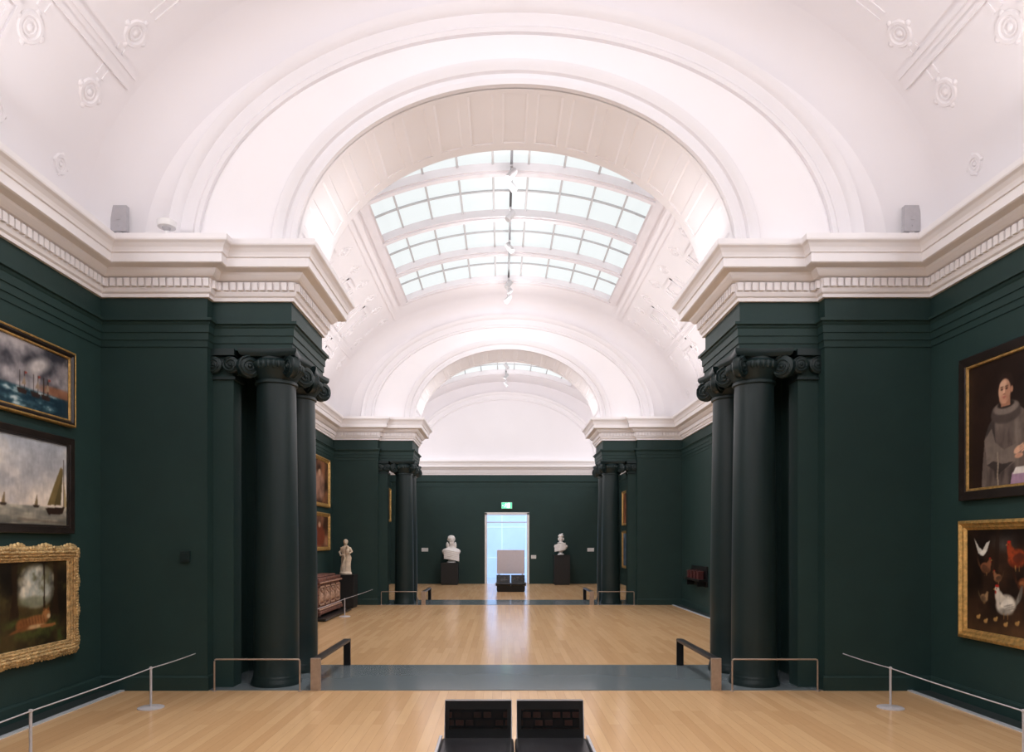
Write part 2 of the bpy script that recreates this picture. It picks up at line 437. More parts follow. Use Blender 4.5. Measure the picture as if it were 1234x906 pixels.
# ---------------------------------------------------------------- low rails at the archways
def u_frame(x,y):
    root=thing('hoop_barrier','low slim metal hoop barrier in front of the columns','barrier',(x,y,0),'low hoop barriers')
    mb=MB(); w=.46; r=.009; h=.345
    mb.tube([(-w,0,0),(-w,0,h-.02),(-w+.006,0,h-.006),(-w+.02,0,h),(w-.02,0,h),(w-.006,0,h-.006),(w,0,h-.02),(w,0,0)],r,8)
    mb.obj('hoop',M_bronze,parent=root,smooth=True)
    for s in (-1,1):
        mb=MB(); mb.lathe([(.022,0),(.022,.006),(.01,.012)],s*w,0,12); mb.obj('foot_plate',M_bronze,parent=root,smooth=True)
    return root
u0=u_frame(C-2.79,D1-.04)
for d in (D1,D1+STEP):
    for sg in (-1,1):
        if d==D1 and sg<0: continue
        copy_thing(u0,(sg*2.79+2.79,d-D1,0))
def parapet(x,y):
    root=thing('guard_rail','low dark guard rail with bronze end post edging the threshold','rail',(x,y,.0),'threshold guard rails')
    mb=MB(); mb.box(-.055,.055,0,.03,0,.35); mb.obj('end_post',M_bronze,parent=root,bevel=.004)
    mb=MB(); mb.box(-.045,.045,.03,1.50,.315,.35); mb.obj('top_rail',M_black,parent=root,bevel=.006)
    mb=MB(); mb.box(-.045,.045,1.50,1.53,0,.35); mb.obj('rear_post',M_black,parent=root,bevel=.004)
    return root
p0=parapet(C-2.17,D1-.01)
for d in (D1,D1+STEP):
    for sg in (-1,1):
        if d==D1 and sg<0: continue
        copy_thing(p0,(sg*2.17+2.17,d-D1,0))

# ---------------------------------------------------------------- rope barriers
def rope_barrier(x,ys,pts):
    root=thing('rope_barrier','short grey metal posts on round bases joined by a thin cord','rope barrier',(x,ys[0],0),'rope barriers along the walls')
    for y in ys:
        yy=y-ys[0]
        mb=MB(); mb.lathe([(.011,.014),(.011,.375),(.015,.38),(.015,.395),(.006,.40)],0,yy,16); p=mb.obj('post',M_grey,parent=root,smooth=True)
        mb=MB(); mb.lathe([(.12,0),(.12,.008),(.105,.014),(.02,.018)],0,yy,32); mb.obj('base',M_grey,parent=p,smooth=True)
    mb=MB(); P=[]
    for a,b in zip(pts[:-1],pts[1:]):
        for i in range(8):
            q=i/8; p=Vector(a).lerp(Vector(b),q); p.z-=.006*math.sin(math.pi*q); P.append(p-Vector((x,ys[0],0)))
    P.append(Vector(pts[-1])-Vector((x,ys[0],0))); mb.tube(P,.0055,8)
    mb.obj('cord',M_grey,parent=root,smooth=True)
XL,XR=-3.40,3.77
rope_barrier(XL,(6.62,4.93),[(XL,3.2,.385),(XL,4.93,.385),(XL,6.62,.385),(-3.32,D1,.40)])
rope_barrier(XR,(6.62,4.93),[(XR,3.2,.385),(XR,4.93,.385),(XR,6.62,.385),(3.70,D1,.40)])
rope_barrier(XL,(14.8,11.5),[(XL,11.5,.385),(XL,14.8,.385),(-3.32,D1+STEP,.40)])

# ---------------------------------------------------------------- paintings
def lin(c):
    c=np.asarray(c,float)/255.; return np.where(c<=.04045,c/12.92,((c+.055)/1.055)**2.4)
def fbm(X,Y,sc,octv=4,seed=0):
    rng=np.random.RandomState(seed); L=rng.rand(64,64); out=np.zeros_like(X); amp=.5; tot=0
    for o in range(octv):
        x=X*sc*2**o+o*7.3; y=Y*sc*2**o+o*3.1
        xi=np.floor(x).astype(int); yi=np.floor(y).astype(int); fx=x-xi; fy=y-yi
        fx=fx*fx*(3-2*fx); fy=fy*fy*(3-2*fy)
        g=lambda a,b:L[(yi+b)%64,(xi+a)%64]
        out+=amp*((g(0,0)*(1-fx)+g(1,0)*fx)*(1-fy)+(g(0,1)*(1-fx)+g(1,1)*fx)*fy); tot+=amp; amp*=.5
    return out/tot
def ellm(X,Y,cx,cy,rx,ry,soft=.15,rot=0):
    ca,sa=math.cos(rot),math.sin(rot); u=(X-cx)*ca+(Y-cy)*sa; v=-(X-cx)*sa+(Y-cy)*ca
    d=np.sqrt((u/rx)**2+(v/ry)**2); return np.clip((1-d)/soft+.5,0,1)
def polym(X,Y,pts):
    m=np.zeros(X.shape,bool); n=len(pts)
    for i in range(n):
        x1,y1=pts[i]; x2,y2=pts[(i+1)%n]
        c=((y1>Y)!=(y2>Y))&(X<(x2-x1)*(Y-y1)/((y2-y1) if y2!=y1 else 1e-9)+x1); m^=c
    return m.astype(float)
def lay(img,m,c,a=1.0):
    m=(m*a)[...,None]; return img*(1-m)+np.asarray(c,float)*m
def mixc(f,a,b):
    f=np.clip(f,0,1)[...,None]; return np.asarray(a,float)*(1-f)+np.asarray(b,float)*f
def brushwork(img,X,Z,amt=.08):
    # soften hard edges, then break the flat areas with fine brush texture
    for _ in range(1):
        p=np.pad(img,((1,1),(1,1),(0,0)),mode='edge')
        img=(p[1:-1,1:-1]*2+p[:-2,1:-1]+p[2:,1:-1]+p[1:-1,:-2]+p[1:-1,2:])/6
    n=fbm(X,Z*1.4,14,3,77)-.5; n2=fbm(X*2.2,Z*.8,20,2,78)-.5
    return img*(1+amt*2.2*n+amt*1.4*n2)[...,None]
M_canvas=bpy.data.materials.new('oil_paint'); M_canvas.use_nodes=True
_nt=M_canvas.node_tree; _a=_nt.nodes.new('ShaderNodeAttribute'); _a.attribute_name='Col'
_nt.links.new(_a.outputs['Color'],_nt.nodes['Principled BSDF'].inputs['Base Color']); _nt.nodes['Principled BSDF'].inputs['Roughness'].default_value=.5
_nt.nodes['Principled BSDF'].inputs['Specular IOR Level'].default_value=.25

def painting(side,d0,d1,z0,z1,prof,fm,painter,label,inner=None,ornate=False,res=.0075,outer=None):
    W=d1-d0; H=z1-z0; wx=C+side*HW
    def P(s,z,n): return Vector((wx-side*n, (d0+s) if side<0 else (d1-s), z0+z))
    root=thing('painting',label,'painting',P(W/2,0,0.0))
    mb=MB(); R=[]
    for ins,n in prof: R.append([P(ins,ins,n),P(W-ins,ins,n),P(W-ins,H-ins,n),P(ins,H-ins,n)])
    mb.rings(R,cap=False)
    if ornate:
        rn=random.Random(3)
        def edge(a,b,per,k):
            L=math.hypot(b[0]-a[0],b[1]-a[1]); n=int(L/k)
            for i in range(n):
                q=(i+.5)/n; per.append((a[0]+(b[0]-a[0])*q,a[1]+(b[1]-a[1])*q,i))
        for inset,sz,nn,asp in ((.006,.020,.035,1),(.030,.016,.070,1),(.058,.013,.084,1.5),(.085,.010,.072,1),(.115,.008,.058,1),(.135,.006,.042,1)):
            per=[]; k=sz*2.0
            edge((inset,inset),(W-inset,inset),per,k); edge((W-inset,inset),(W-inset,H-inset),per,k); edge((W-inset,H-inset),(inset,H-inset),per,k); edge((inset,H-inset),(inset,inset),per,k)
            for (s,z,i) in per:
                f=1+.55*math.sin(i*.7)*(inset<.05); sz2=sz*f; o=.008*math.sin(i*.7)*(inset<.05)
                mb.ell(P(s+rn.uniform(-.004,.004)+o,z+rn.uniform(-.004,.004)+o,nn),(sz2*.6,sz2*asp,sz2),8,5)
    attach(mb.obj('frame',fm,smooth=ornate),root)
    fw=prof[-1][0]; dep=prof[-1][1]
    if inner:
        mb=MB(); R=[]
        for ins,n in ((fw-.028,dep+.002),(fw-.026,dep+.014),(fw-.006,dep+.014),(fw,dep-.002)): R.append([P(ins,ins,n),P(W-ins,ins,n),P(W-ins,H-ins,n),P(ins,H-ins,n)])
        mb.rings(R,cap=False); attach(mb.obj('slip',inner),root)
    if outer:
        mb=MB(); R=[]
        for ins,n in ((-.003,.0),(-.003,.056),(.006,.062),(.016,.058)): R.append([P(ins,ins,n),P(W-ins,ins,n),P(W-ins,H-ins,n),P(ins,H-ins,n)])
        mb.rings(R,cap=False); attach(mb.obj('outer_moulding',outer),root)
    ns=int((W-2*fw)/res); nz=int((H-2*fw)/res)
    X,Y=np.meshgrid(np.linspace(fw,W-fw,ns),np.linspace(fw,H-fw,nz))
    img=np.clip(brushwork(painter(X,Y+z0,W,H),X,Y),0,255); rgb=lin(img)
    v=[P(X[j,i],Y[j,i],dep-.006) for j in range(nz) for i in range(ns)]
    f=[(j*ns+i,j*ns+i+1,(j+1)*ns+i+1,(j+1)*ns+i) for j in range(nz-1) for i in range(ns-1)]
    me=bpy.data.meshes.new('canvas'); me.from_pydata(v,[],f); me.materials.append(M_canvas)
    ca=me.color_attributes.new('Col','FLOAT_COLOR','POINT')
    arr=np.ones((nz*ns,4),np.float32); arr[:,:3]=rgb.reshape(-1,3); ca.data.foreach_set('color',arr.ravel())
    o=bpy.data.objects.new('canvas',me); col.objects.link(o); attach(o,root)
    return root
def storm(X,Z,W,H):
    n=fbm(X,Z*1.3,2.6,5,1); n2=fbm(X,Z,6,4,2)
    img=mixc((n-.38)*4.2,(58,58,66),(176,170,172)); img=lay(img,np.clip((n2-.55)*5,0,1)*np.clip((X-1.2)*2,0,1),(222,212,206),.8)
    img=lay(img,np.clip((.5-n)*5,0,1)*np.clip((Z-3.05)*3,0,1),(40,42,50),.8)
    img=lay(img,ellm(X,Z,1.52,3.25,.16,.07,.9,.4),(226,218,214),.8)
    hz=3.03
    img=lay(img,ellm(X,Z,1.85,hz+.02,.32,.05,.5),(150,98,70),.8)
    sea=np.clip((hz-.01-Z)/.02,0,1); w=fbm(X,Z*3,9,4,5)
    s=mixc((w-.4)*3,(22,48,62),(86,120,128)); img=img*(1-sea[...,None])+s*sea[...,None]
    img=lay(img,sea*np.clip((w-.62)*9,0,1),(205,214,214),.8)
    for x in (1.30,1.48,1.62):
        img=lay(img,polym(X,Z,[(x-.07,hz-.03),(x+.07,hz-.04),(x+.05,hz-.08),(x-.05,hz-.08)]),(50,36,32))
        for k in (-.03,.03): img=lay(img,polym(X,Z,[(x+k-.005,hz-.04),(x+k+.005,hz-.04),(x+k+.004,hz+.13),(x+k-.004,hz+.13)]),(60,48,44))
        img=lay(img,polym(X,Z,[(x-.01,hz),(x+.05,hz+.01),(x+.03,hz+.08)]),(150,130,110))
        img=lay(img,polym(X,Z,[(x+.035,hz+.13),(x+.08,hz+.12),(x+.035,hz+.105)]),(150,60,52))
    return img
def calm(X,Z,W,H):
    n=fbm(X,Z*1.5,2.0,5,11)
    g=np.clip((Z-1.85)/.7,0,1)
    img=mixc(g,(236,216,196),(176,182,192)); img=lay(img,np.clip((n-.45)*5,0,1),(242,230,216),.85); img=lay(img,np.clip((.42-n)*6,0,1),(148,150,158),.6)
    hz=1.945; sea=(Z<hz).astype(float); w=fbm(X,Z*5,6,3,12)
    s=mixc((w-.3)*2,(140,138,128),(212,200,178)); s=s*(0.6+.4*np.clip((Z-1.74)/.2,0,1))[...,None]
    img=img*(1-sea[...,None])+s*sea[...,None]
    img=lay(img,polym(X,Z,[(1.57,1.93),(1.86,1.95),(1.82,1.88),(1.62,1.87)]),(48,34,26))
    img=lay(img,polym(X,Z,[(1.60,1.96),(1.80,1.97),(1.835,2.32),(1.80,2.34),(1.70,2.16)]),(122,104,66))
    img=lay(img,polym(X,Z,[(1.70,1.96),(1.80,1.97),(1.83,2.30)]),(92,80,50))
    img=lay(img,polym(X,Z,[(1.835,1.93),(1.85,1.93),(1.85,2.42),(1.84,2.42)]),(60,44,32))
    img=lay(img,polym(X,Z,[(1.85,1.95),(1.90,1.95),(1.85,2.2)]),(180,160,120))
    for x in (1.0,1.42):
        img=lay(img,polym(X,Z,[(x,1.95),(x+.05,1.95),(x+.04,2.06)]),(130,112,84)); img=lay(img,polym(X,Z,[(x-.02,1.95),(x+.07,1.95),(x+.05,1.925),(x,1.925)]),(52,40,32))
    img=lay(img,polym(X,Z,[(1.2,1.83),(1.9,1.80),(1.9,1.79),(1.2,1.80)]),(110,98,84),.6)
    return img
def cave(X,Z,W,H):
    n=fbm(X,Z,4,5,21); n2=fbm(X,Z,11,4,22)
    img=mixc((n-.3)*2.2,(22,18,12),(74,60,34)); img=lay(img,np.clip((n2-.56)*5,0,1),(88,80,44),.6)
    m=ellm(X,Z,1.40,1.20,.24,.18,.45)*np.clip(.5+(n-.35)*4,0,1); img=lay(img,m,(176,180,170)); img=lay(img,m*np.clip((n2-.5)*5,0,1),(226,216,196),.9); img=lay(img,m*np.clip((.45-n2)*6,0,1),(96,92,60),.8)
    img=lay(img,ellm(X,Z,1.36,1.06,.20,.05,.6),(120,124,100),.8)
    for (x,w) in ((1.66,.05),(1.10,.06),(1.50,.018)): 
        img=lay(img,polym(X,Z,[(x-w,.9),(x-w*.3,1.15),(x-w*.6,1.45),(x+w*.8,1.45),(x+w*.6,1.15),(x+w*1.2,.88)]),(44,30,18),.9)
    img=lay(img,ellm(X,Z,1.30,.82,.50,.10,.6)*np.clip((n2-.35)*4,0,1),(76,84,40),.8)
    body=ellm(X,Z,1.36,.865,.20,.062,.3,.08)
    img=lay(img,body,(150,98,56)); img=lay(img,ellm(X,Z,1.53,.925,.058,.052,.3),(164,112,66)); img=lay(img,ellm(X,Z,1.565,.905,.026,.022,.4),(206,176,136))
    for x in (1.50,1.56): img=lay(img,ellm(X,Z,x,.972,.014,.016,.4),(120,74,40))
    img=lay(img,ellm(X,Z,1.38,.825,.15,.018,.5),(206,172,126),.8); img=lay(img,polym(X,Z,[(1.44,.83),(1.66,.83),(1.67,.805),(1.46,.80)]),(156,104,60)); img=lay(img,ellm(X,Z,1.21,.855,.085,.06,.4),(134,84,46)); img=lay(img,ellm(X,Z,1.14,.81,.1,.014,.5,.2),(120,76,42))
    for i in range(9): img=lay(img,body*ellm(X,Z,1.18+i*.04,.885,.005,.045,.5,.25),(70,40,22),.6)
    img=lay(img,ellm(X,Z,1.70,.72,.20,.06,.7)*np.clip((n2-.4)*5,0,1),(60,74,34),.8)
    return img
def friar(X,Z,W,H):
    n=fbm(X,Z,3,4,31); img=mixc(n,(26,16,12),(50,33,26))
    hab=(100,88,82)
    body=[(.28,2.06),(.30,2.35),(.33,2.60),(.38,2.72),(.46,2.80),(.52,2.85),(.66,2.86),(.78,2.82),(.92,2.72),(1.02,2.45),(1.05,2.06)]
    b=polym(X,Z,body); img=lay(img,b,hab)
    f=fbm(X*4,Z*.7,3,4,32); img=lay(img,b*np.clip((.5-f)*6,0,1),(56,48,46),.8); img=lay(img,b*np.clip((f-.58)*6,0,1),(134,122,112),.6)
    img=lay(img,ellm(X,Z,.60,2.80,.19,.10,.15),(76,66,62)); img=lay(img,ellm(X,Z,.60,2.845,.16,.062,.2),(122,110,102)); img=lay(img,ellm(X,Z,.60,2.875,.105,.036,.25),(44,36,34))
    img=lay(img,polym(X,Z,[(.54,2.86),(.655,2.86),(.66,2.95),(.535,2.95)]),(158,112,88))
    img=lay(img,ellm(X,Z,.60,3.045,.10,.125,.12),(42,29,24))
    img=lay(img,ellm(X,Z,.585,3.00,.076,.112,.12),(200,156,128)); img=lay(img,ellm(X,Z,.575,2.93,.055,.045,.3),(190,142,116)); img=lay(img,ellm(X,Z,.675,3.0,.016,.03,.3),(176,128,102))
    img=lay(img,ellm(X,Z,.625,2.985,.035,.09,.8),(160,112,90),.6); img=lay(img,ellm(X,Z,.57,3.065,.045,.028,.5),(214,174,146),.8)
    for ex in (.552,.612): img=lay(img,ellm(X,Z,ex,3.020,.018,.009,.5),(120,80,66)); img=lay(img,ellm(X,Z,ex,3.018,.009,.007,.4),(36,22,18)); img=lay(img,ellm(X,Z,ex,3.040,.022,.0045,.6),(84,58,46))
    img=lay(img,polym(X,Z,[(.575,3.02),(.586,3.02),(.590,2.978),(.566,2.975)]),(220,176,148)); img=lay(img,ellm(X,Z,.580,2.972,.016,.006,.5),(140,92,74)); img=lay(img,ellm(X,Z,.580,2.945,.024,.007,.5),(156,88,78)); img=lay(img,ellm(X,Z,.58,2.930,.016,.005,.6),(164,116,94))
    img=lay(img,polym(X,Z,[(.32,2.58),(.36,2.34),(.52,2.24),(.72,2.34),(.73,2.50),(.58,2.46),(.47,2.54),(.42,2.68)]),(118,106,98))
    img=lay(img,polym(X,Z,[(.36,2.34),(.52,2.24),(.70,2.34),(.56,2.33),(.44,2.37)]),(52,44,42),.9)
    img=lay(img,ellm(X,Z,.75,2.44,.055,.030,.2,.5),(214,168,140)); img=lay(img,ellm(X,Z,.80,2.455,.03,.02,.3,.7),(206,158,130))
    for k in range(4): img=lay(img,ellm(X,Z,.79+.008*k,2.475-.016*k,.034,.0075,.3,.5),(216,172,146)); img=lay(img,ellm(X,Z,.79+.008*k,2.466-.016*k,.03,.002,.3,.5),(130,88,70))
    img=lay(img,ellm(X,Z,.76,2.385,.05,.022,.2,.1),(198,148,122))
    img=lay(img,polym(X,Z,[(.64,2.06),(.68,2.24),(1.45,2.24),(1.45,2.06)]),(166,136,160)); img=lay(img,polym(X,Z,[(.68,2.22),(.72,2.28),(1.1,2.30),(1.1,2.22)]),(226,220,214))
    for q in range(12): img=lay(img,ellm(X,Z,.50+.004*math.sin(q),2.08+.032*q,.010,.018,.3),(150,136,118))
    return img
def bird(img,X,Z,x,z,s,c,c2,fl=1,comb=True,seed=3):
    dark=tuple(v*.45 for v in c); sh=tuple(v*.62 for v in c)
    T=fbm(X,Z,26,3,seed)
    for k in range(4):
        img=lay(img,ellm(X,Z,x-fl*s*(.50+.06*k),z+s*(.12+.10*k),s*.28,s*.07,.3,-fl*(.9+.15*k)),dark if k%2 else sh)
    body=ellm(X,Z,x,z,s*.46,s*.34,.25,-.2*fl); img=lay(img,body,c)
    img=lay(img,ellm(X,Z,x+fl*s*.28,z+.20*s,s*.20,s*.30,.3,-.45*fl),c)
    img=lay(img,body*np.clip((.5-T)*7,0,1),sh,.7)
    img=lay(img,ellm(X,Z,x-fl*s*.08,z+.02*s,s*.30,s*.17,.3,-.25*fl),c2,.85)
    for k in range(3): img=lay(img,ellm(X,Z,x-fl*s*(.12+.08*k),z-s*(.02+.05*k),s*.22,s*.025,.4,-.25*fl),sh,.8)
    img=lay(img,ellm(X,Z,x,z-.24*s,s*.32,s*.12,.6),sh,.7)
    img=lay(img,ellm(X,Z,x+fl*s*.40,z+.50*s,s*.115,s*.11,.25),c)
    if comb: img=lay(img,ellm(X,Z,x+fl*s*.40,z+.62*s,s*.10,s*.05,.3),(176,36,26)); img=lay(img,ellm(X,Z,x+fl*s*.47,z+.40*s,s*.035,s*.06,.3),(170,34,26))
    img=lay(img,ellm(X,Z,x+fl*s*.43,z+.52*s,s*.02,s*.02,.3),(20,12,10))
    img=lay(img,polym(X,Z,[(x+fl*s*.50,z+.54*s),(x+fl*s*.60,z+.49*s),(x+fl*s*.50,z+.47*s)]),(190,150,80))
    for k in (-.08,.10): img=lay(img,polym(X,Z,[(x+k*s-.015*s,z-.28*s),(x+k*s+.015*s,z-.28*s),(x+k*s+.02*s,z-.50*s),(x+k*s-.01*s,z-.50*s)]),(170,130,76))
    return img
def poultry(X,Z,W,H):
    n=fbm(X,Z,4,4,41); img=mixc((n-.3)*2,(24,15,11),(66,44,30)); img=lay(img,np.clip((1.0-Z)*4,0,1),(112,80,52),.6)
    img=lay(img,ellm(X,Z,.58,1.62,.14,.09,.9)*np.clip(n*1.6-.2,0,1),(96,100,102),.6); img=lay(img,polym(X,Z,[(.44,1.1),(.48,1.78),(.53,1.78),(.50,1.1)]),(38,24,16),.8)
    img=bird(img,X,Z,.84,1.22,.20,(112,60,36),(164,104,60),1,seed=5)
    img=bird(img,X,Z,.60,1.03,.27,(214,204,188),(238,230,216),-1,seed=6); img=bird(img,X,Z,.74,1.46,.24,(158,66,34),(84,40,28),-1,seed=7)
    img=bird(img,X,Z,.34,1.36,.15,(134,86,58),(92,60,44),1,seed=8)
    img=bird(img,X,Z,1.1,1.35,.3,(60,48,44),(160,120,90),-1,seed=9); img=bird(img,X,Z,.32,1.07,.11,(160,128,92),(104,78,60),1,False); img=bird(img,X,Z,.50,1.27,.11,(140,98,68),(76,56,44),-1)
    img=lay(img,polym(X,Z,[(.18,1.65),(.25,1.56),(.30,1.53),(.35,1.60),(.40,1.62),(.36,1.52),(.31,1.47),(.24,1.50)]),(206,202,192)); img=lay(img,ellm(X,Z,.305,1.505,.045,.024,.3,.4),(228,224,214))
    for x,z in ((.24,.88),(.34,.85),(.47,.88),(.60,.845),(.74,.87),(.9,.85)): img=lay(img,ellm(X,Z,x,z,.026,.019,.3),(176,136,80)); img=lay(img,ellm(X,Z,x+.02,z+.018,.012,.011,.3),(190,152,94))
    return img
def port(seed,a,b,c):
    def f(X,Z,W,H):
        n=fbm(X,Z,3,4,seed); img=mixc((n-.3)*2.4,a,b); zc=float(Z.mean()); img=lay(img,ellm(X,Z,W*.55,zc-.1,W*.25,H*.28,.4)*np.clip(n*2,0,1),c); img=lay(img,ellm(X,Z,W*.55,zc+H*.18,W*.06,H*.07,.3),(200,160,130)); return img
    return f
FD=[(0,0.0),(0,.045),(.008,.055),(.035,.058),(.05,.045),(.06,.032),(.072,.026)]
FG=[(0,0.0),(0,.05),(.01,.06),(.03,.065),(.05,.045),(.07,.04),(.085,.025),(.095,.02)]
FO=[(0,0.0),(0,.04),(.03,.065),(.06,.075),(.09,.055),(.12,.045),(.145,.03)]
FD3=[(0,0.0),(0,.05),(.006,.056),(.06,.05),(.07,.03),(.082,.026)]
FD2=[(0,0.0),(0,.05),(.006,.056),(.085,.05),(.095,.03),(.115,.026)]
painting(-1,4.86,6.88,2.76,3.50,FD,M_dframe,storm,'stormy seascape with ships in a dark frame edged with gilt',inner=M_gold,outer=M_gold)
painting(-1,4.90,6.87,1.69,2.64,FD3,M_dframe,calm,'calm seascape with sailing boats in a black frame',inner=M_dframe)
painting(-1,4.95,6.92,.50,1.57,FO,M_gold2,cave,'woodland scene with a resting animal in an ornate gilded frame',ornate=True)
painting(1,5.35,6.88,2.02,3.43,FD2,M_dframe,friar,'portrait of a friar in a grey habit in a black frame',inner=M_gold,res=.006)
painting(1,5.20,6.89,.655,1.82,FG,M_gold,poultry,'farmyard painting of white and red hens in a gold frame',res=.006)
painting(-1,15.2,17.1,2.47,3.66,FG,M_gold,port(51,(40,26,20),(150,100,70),(170,130,110)),'figure painting in a gold frame above another painting',res=.02)
painting(-1,15.2,17.1,1.41,2.33,FG,M_gold,port(52,(60,36,26),(170,120,90),(120,60,40)),'smaller figure painting in a gold frame',res=.02)
painting(1,24.2,26.1,2.25,3.55,FG,M_gold,port(53,(70,40,26),(150,90,60),(170,110,80)),'painting in a gold frame on the dark green wall',res=.02)
painting(1,24.2,26.1,.65,2.05,FG,M_gold,port(54,(50,70,90),(130,150,170),(90,90,100)),'blue toned painting in a gold frame',res=.02)
painting(-1,24.5,26.5,2.4,3.7,FG,M_gold,port(55,(50,36,30),(130,90,60),(150,110,80)),'brown toned painting in a gold frame',res=.02)

# ---------------------------------------------------------------- benches
def bench(x,y,label):
    root=thing('bench',label,'bench',(x,y,0),'gallery benches')
    for s in (-1,1):
        mb=MB(); mb.box(s*.245-.242,s*.245+.242,-.56,.0,.20,.29); mb.obj('seat',M_leather,parent=root,bevel=.02)
        mb=MB(); mb.box(s*.495-.010,s*.495+.010,-.57,.02,.19,.30); mb.obj('edge_trim',M_steel,parent=root,bevel=.003)
    mb=MB(); mb.box(-.46,.46,-.52,-.02,.03,.2); mb.box(-.44,.44,-.5,-.04,0,.03); mb.obj('base',M_black,parent=root,bevel=.006)
    def tilt(z): return (z-.27)*.22
    for s in (-1,1):
        cx=s*.244; w=.226
        b=MB(); v=[]
        for z in (.27,.525):
            for (xx,yy) in ((-w,0),(w,0),(w,.045),(-w,.045)): v.append((cx+xx,yy+tilt(z),z))
        b.add(v,[(0,3,2,1),(4,5,6,7),(0,1,5,4),(1,2,6,5),(2,3,7,6),(3,0,4,7)])
        bk=b.obj('backrest',M_black,parent=root,bevel=.006)
        g=MB(); zz=(.345,.470); g.add([(cx-w+.03,tilt(zz[0])-.003,zz[0]),(cx+w-.03,tilt(zz[0])-.003,zz[0]),(cx+w-.03,tilt(zz[1])-.003,zz[1]),(cx-w+.03,tilt(zz[1])-.003,zz[1])],[(0,1,2,3)])
        g.obj('panel_face',M_panel,parent=bk)
        r=MB(); r.tube([(cx-w,tilt(.28)-.002,.28),(cx-w,tilt(.527)-.002,.527),(cx+w,tilt(.527)-.002,.527),(cx+w,tilt(.28)-.002,.28)],.004,6); r.obj('rim',M_grey,parent=bk)
    return root
b0=bench(.085,4.60,'low black leather bench with two dark glossy back panels')
copy_thing(b0,(.30-.085,22.75-4.6,0),'low black bench with two back panels facing the doorway')
r=thing('display_board','pale grey upright information board behind the bench','board',(.31,23.3,0))
mb=MB(); mb.box(-.47,.47,-.02,.02,.55,1.36); mb.obj('panel',M_board,parent=r,bevel=.005)
for s in (-1,1):
    mb=MB(); mb.box(s*.40-.02,s*.40+.02,-.015,.015,.02,.56); l=mb.obj('leg',M_steel,parent=r)
    mb=MB(); mb.box(s*.40-.03,s*.40+.03,-.2,.2,0,.02); mb.obj('foot',M_steel,parent=l)

# ---------------------------------------------------------------- sculptures
def remeshed(mb,name,m,vox,parent):
    o=mb.obj(name,m,parent=parent); md=o.modifiers.new('r','REMESH'); md.mode='VOXEL'; md.voxel_size=vox; md.use_smooth_shade=True
    sm=o.modifiers.new('s','SMOOTH'); sm.iterations=2; sm.factor=.5
    return o
def bust(x,y,z,h,label,turn,style):
    root=thing('bust_sculpture',label,'bust',(x,y,z)); root.rotation_euler=(0,0,turn)
    k=h/1.0; mb=MB(); L=lambda p:(p[0]*k,p[1]*k,p[2]*k)
    mb.lathe([(r*k,zz*k) for r,zz in ((.16,0),(.16,.03),(.135,.05),(.10,.08),(.075,.12),(.09,.15),(.13,.18),(.12,.20))],0,0,32)
    e=lambda c,r,M=None: mb.ell(L(c),L(r),20,12,M)
    R=[]
    for zz,rx,ry,cy in ((.17,.10,.09,0),(.22,.20,.14,0),(.30,.29,.17,0),(.38,.335,.175,0),(.44,.33,.16,.01),(.49,.26,.13,.015),(.53,.15,.105,.01),(.57,.092,.092,0),(.64,.085,.09,-.01),(.68,.08,.09,-.01)):
        R.append([L((rx*math.cos(2*math.pi*j/28),cy+ry*math.sin(2*math.pi*j/28),zz)) for j in range(28)])
    mb.rings(R)
    for i in range(7):
        pts=[L((-.28+.56*q+ .02*math.sin(5*q),-.17*math.sin(.4+2.3*q)-.02,.46-.05*i+.10*q*(1 if style else -1))) for q in [j/10 for j in range(11)]]
        mb.tube(pts,.022*k,8)
    e((0,-.02,.80),(.098,.118,.14)); e((0,-.06,.71),(.07,.07,.055)); e((0,-.125,.785),(.018,.035,.04)); e((0,-.118,.765),(.026,.026,.016))
    e((0,-.10,.835),(.075,.03,.016)); e((0,-.108,.728),(.036,.02,.010)); e((0,-.10,.695),(.035,.03,.025))
    for s in (-1,1): e((s*.1,-.01,.79),(.015,.03,.04)); e((s*.055,-.09,.77),(.03,.03,.035)); e((s*.04,-.108,.812),(.016,.012,.009))
    if style==0:
        e((0,.01,.90),(.125,.13,.075))
        for i in range(14):
            a=2*math.pi*i/14; e((.112*math.cos(a),.01+.118*math.sin(a),.86 if math.sin(a)<-.2 else .82),(.034,.034,.045))
        for i in range(6): e((-.06+.024*i,-.095,.675+.006*abs(i-2.5)),(.022,.024,.05))
        e((-.14,0,.62),(.05,.06,.12)); e((.14,0,.62),(.05,.06,.12))
    else:
        e((0,.0,.90),(.135,.14,.06)); e((0,.02,.95),(.10,.11,.06)); e((.06,.03,1.0),(.05,.06,.035))
        for i in range(16):
            a=math.pi*i/15; e((.115*math.cos(a),.03+.1*math.sin(a),.76),(.04,.04,.08))
        e((0,-.03,.57),(.16,.14,.045))
    remeshed(mb,'figure',M_marble,.008*k,root); return root
def plinth(x,y,w,d,h,label):
    root=thing('plinth',label,'plinth',(x,y,0),'display plinths')
    mb=MB(); mb.box(-w/2,w/2,-d/2,d/2,.04,h); mb.box(-w/2+.02,w/2-.02,-d/2+.02,d/2-.02,0,.04); mb.obj('body',M_plinth,parent=root,bevel=.006)
    mb=MB(); mb.box(-w/2-.008,w/2+.008,-d/2-.008,d/2+.008,h,h+.02); mb.obj('top_slab',M_plinth,parent=root,bevel=.004)
PY=26.2
plinth(-1.98,PY,.64,.60,.82,'black square plinth carrying a white bust'); bust(-1.93,PY,.84,1.08,'white marble bust of a bearded man with curly hair',.25,0)
plinth(2.30,PY,.60,.56,1.12,'taller black plinth carrying a white bust'); bust(2.27,PY,1.14,.80,'white marble bust of a figure wearing a soft cap',-.35,1)
plinth(-3.86,16.9,.50,.50,.80,'dark plinth carrying a terracotta figure')
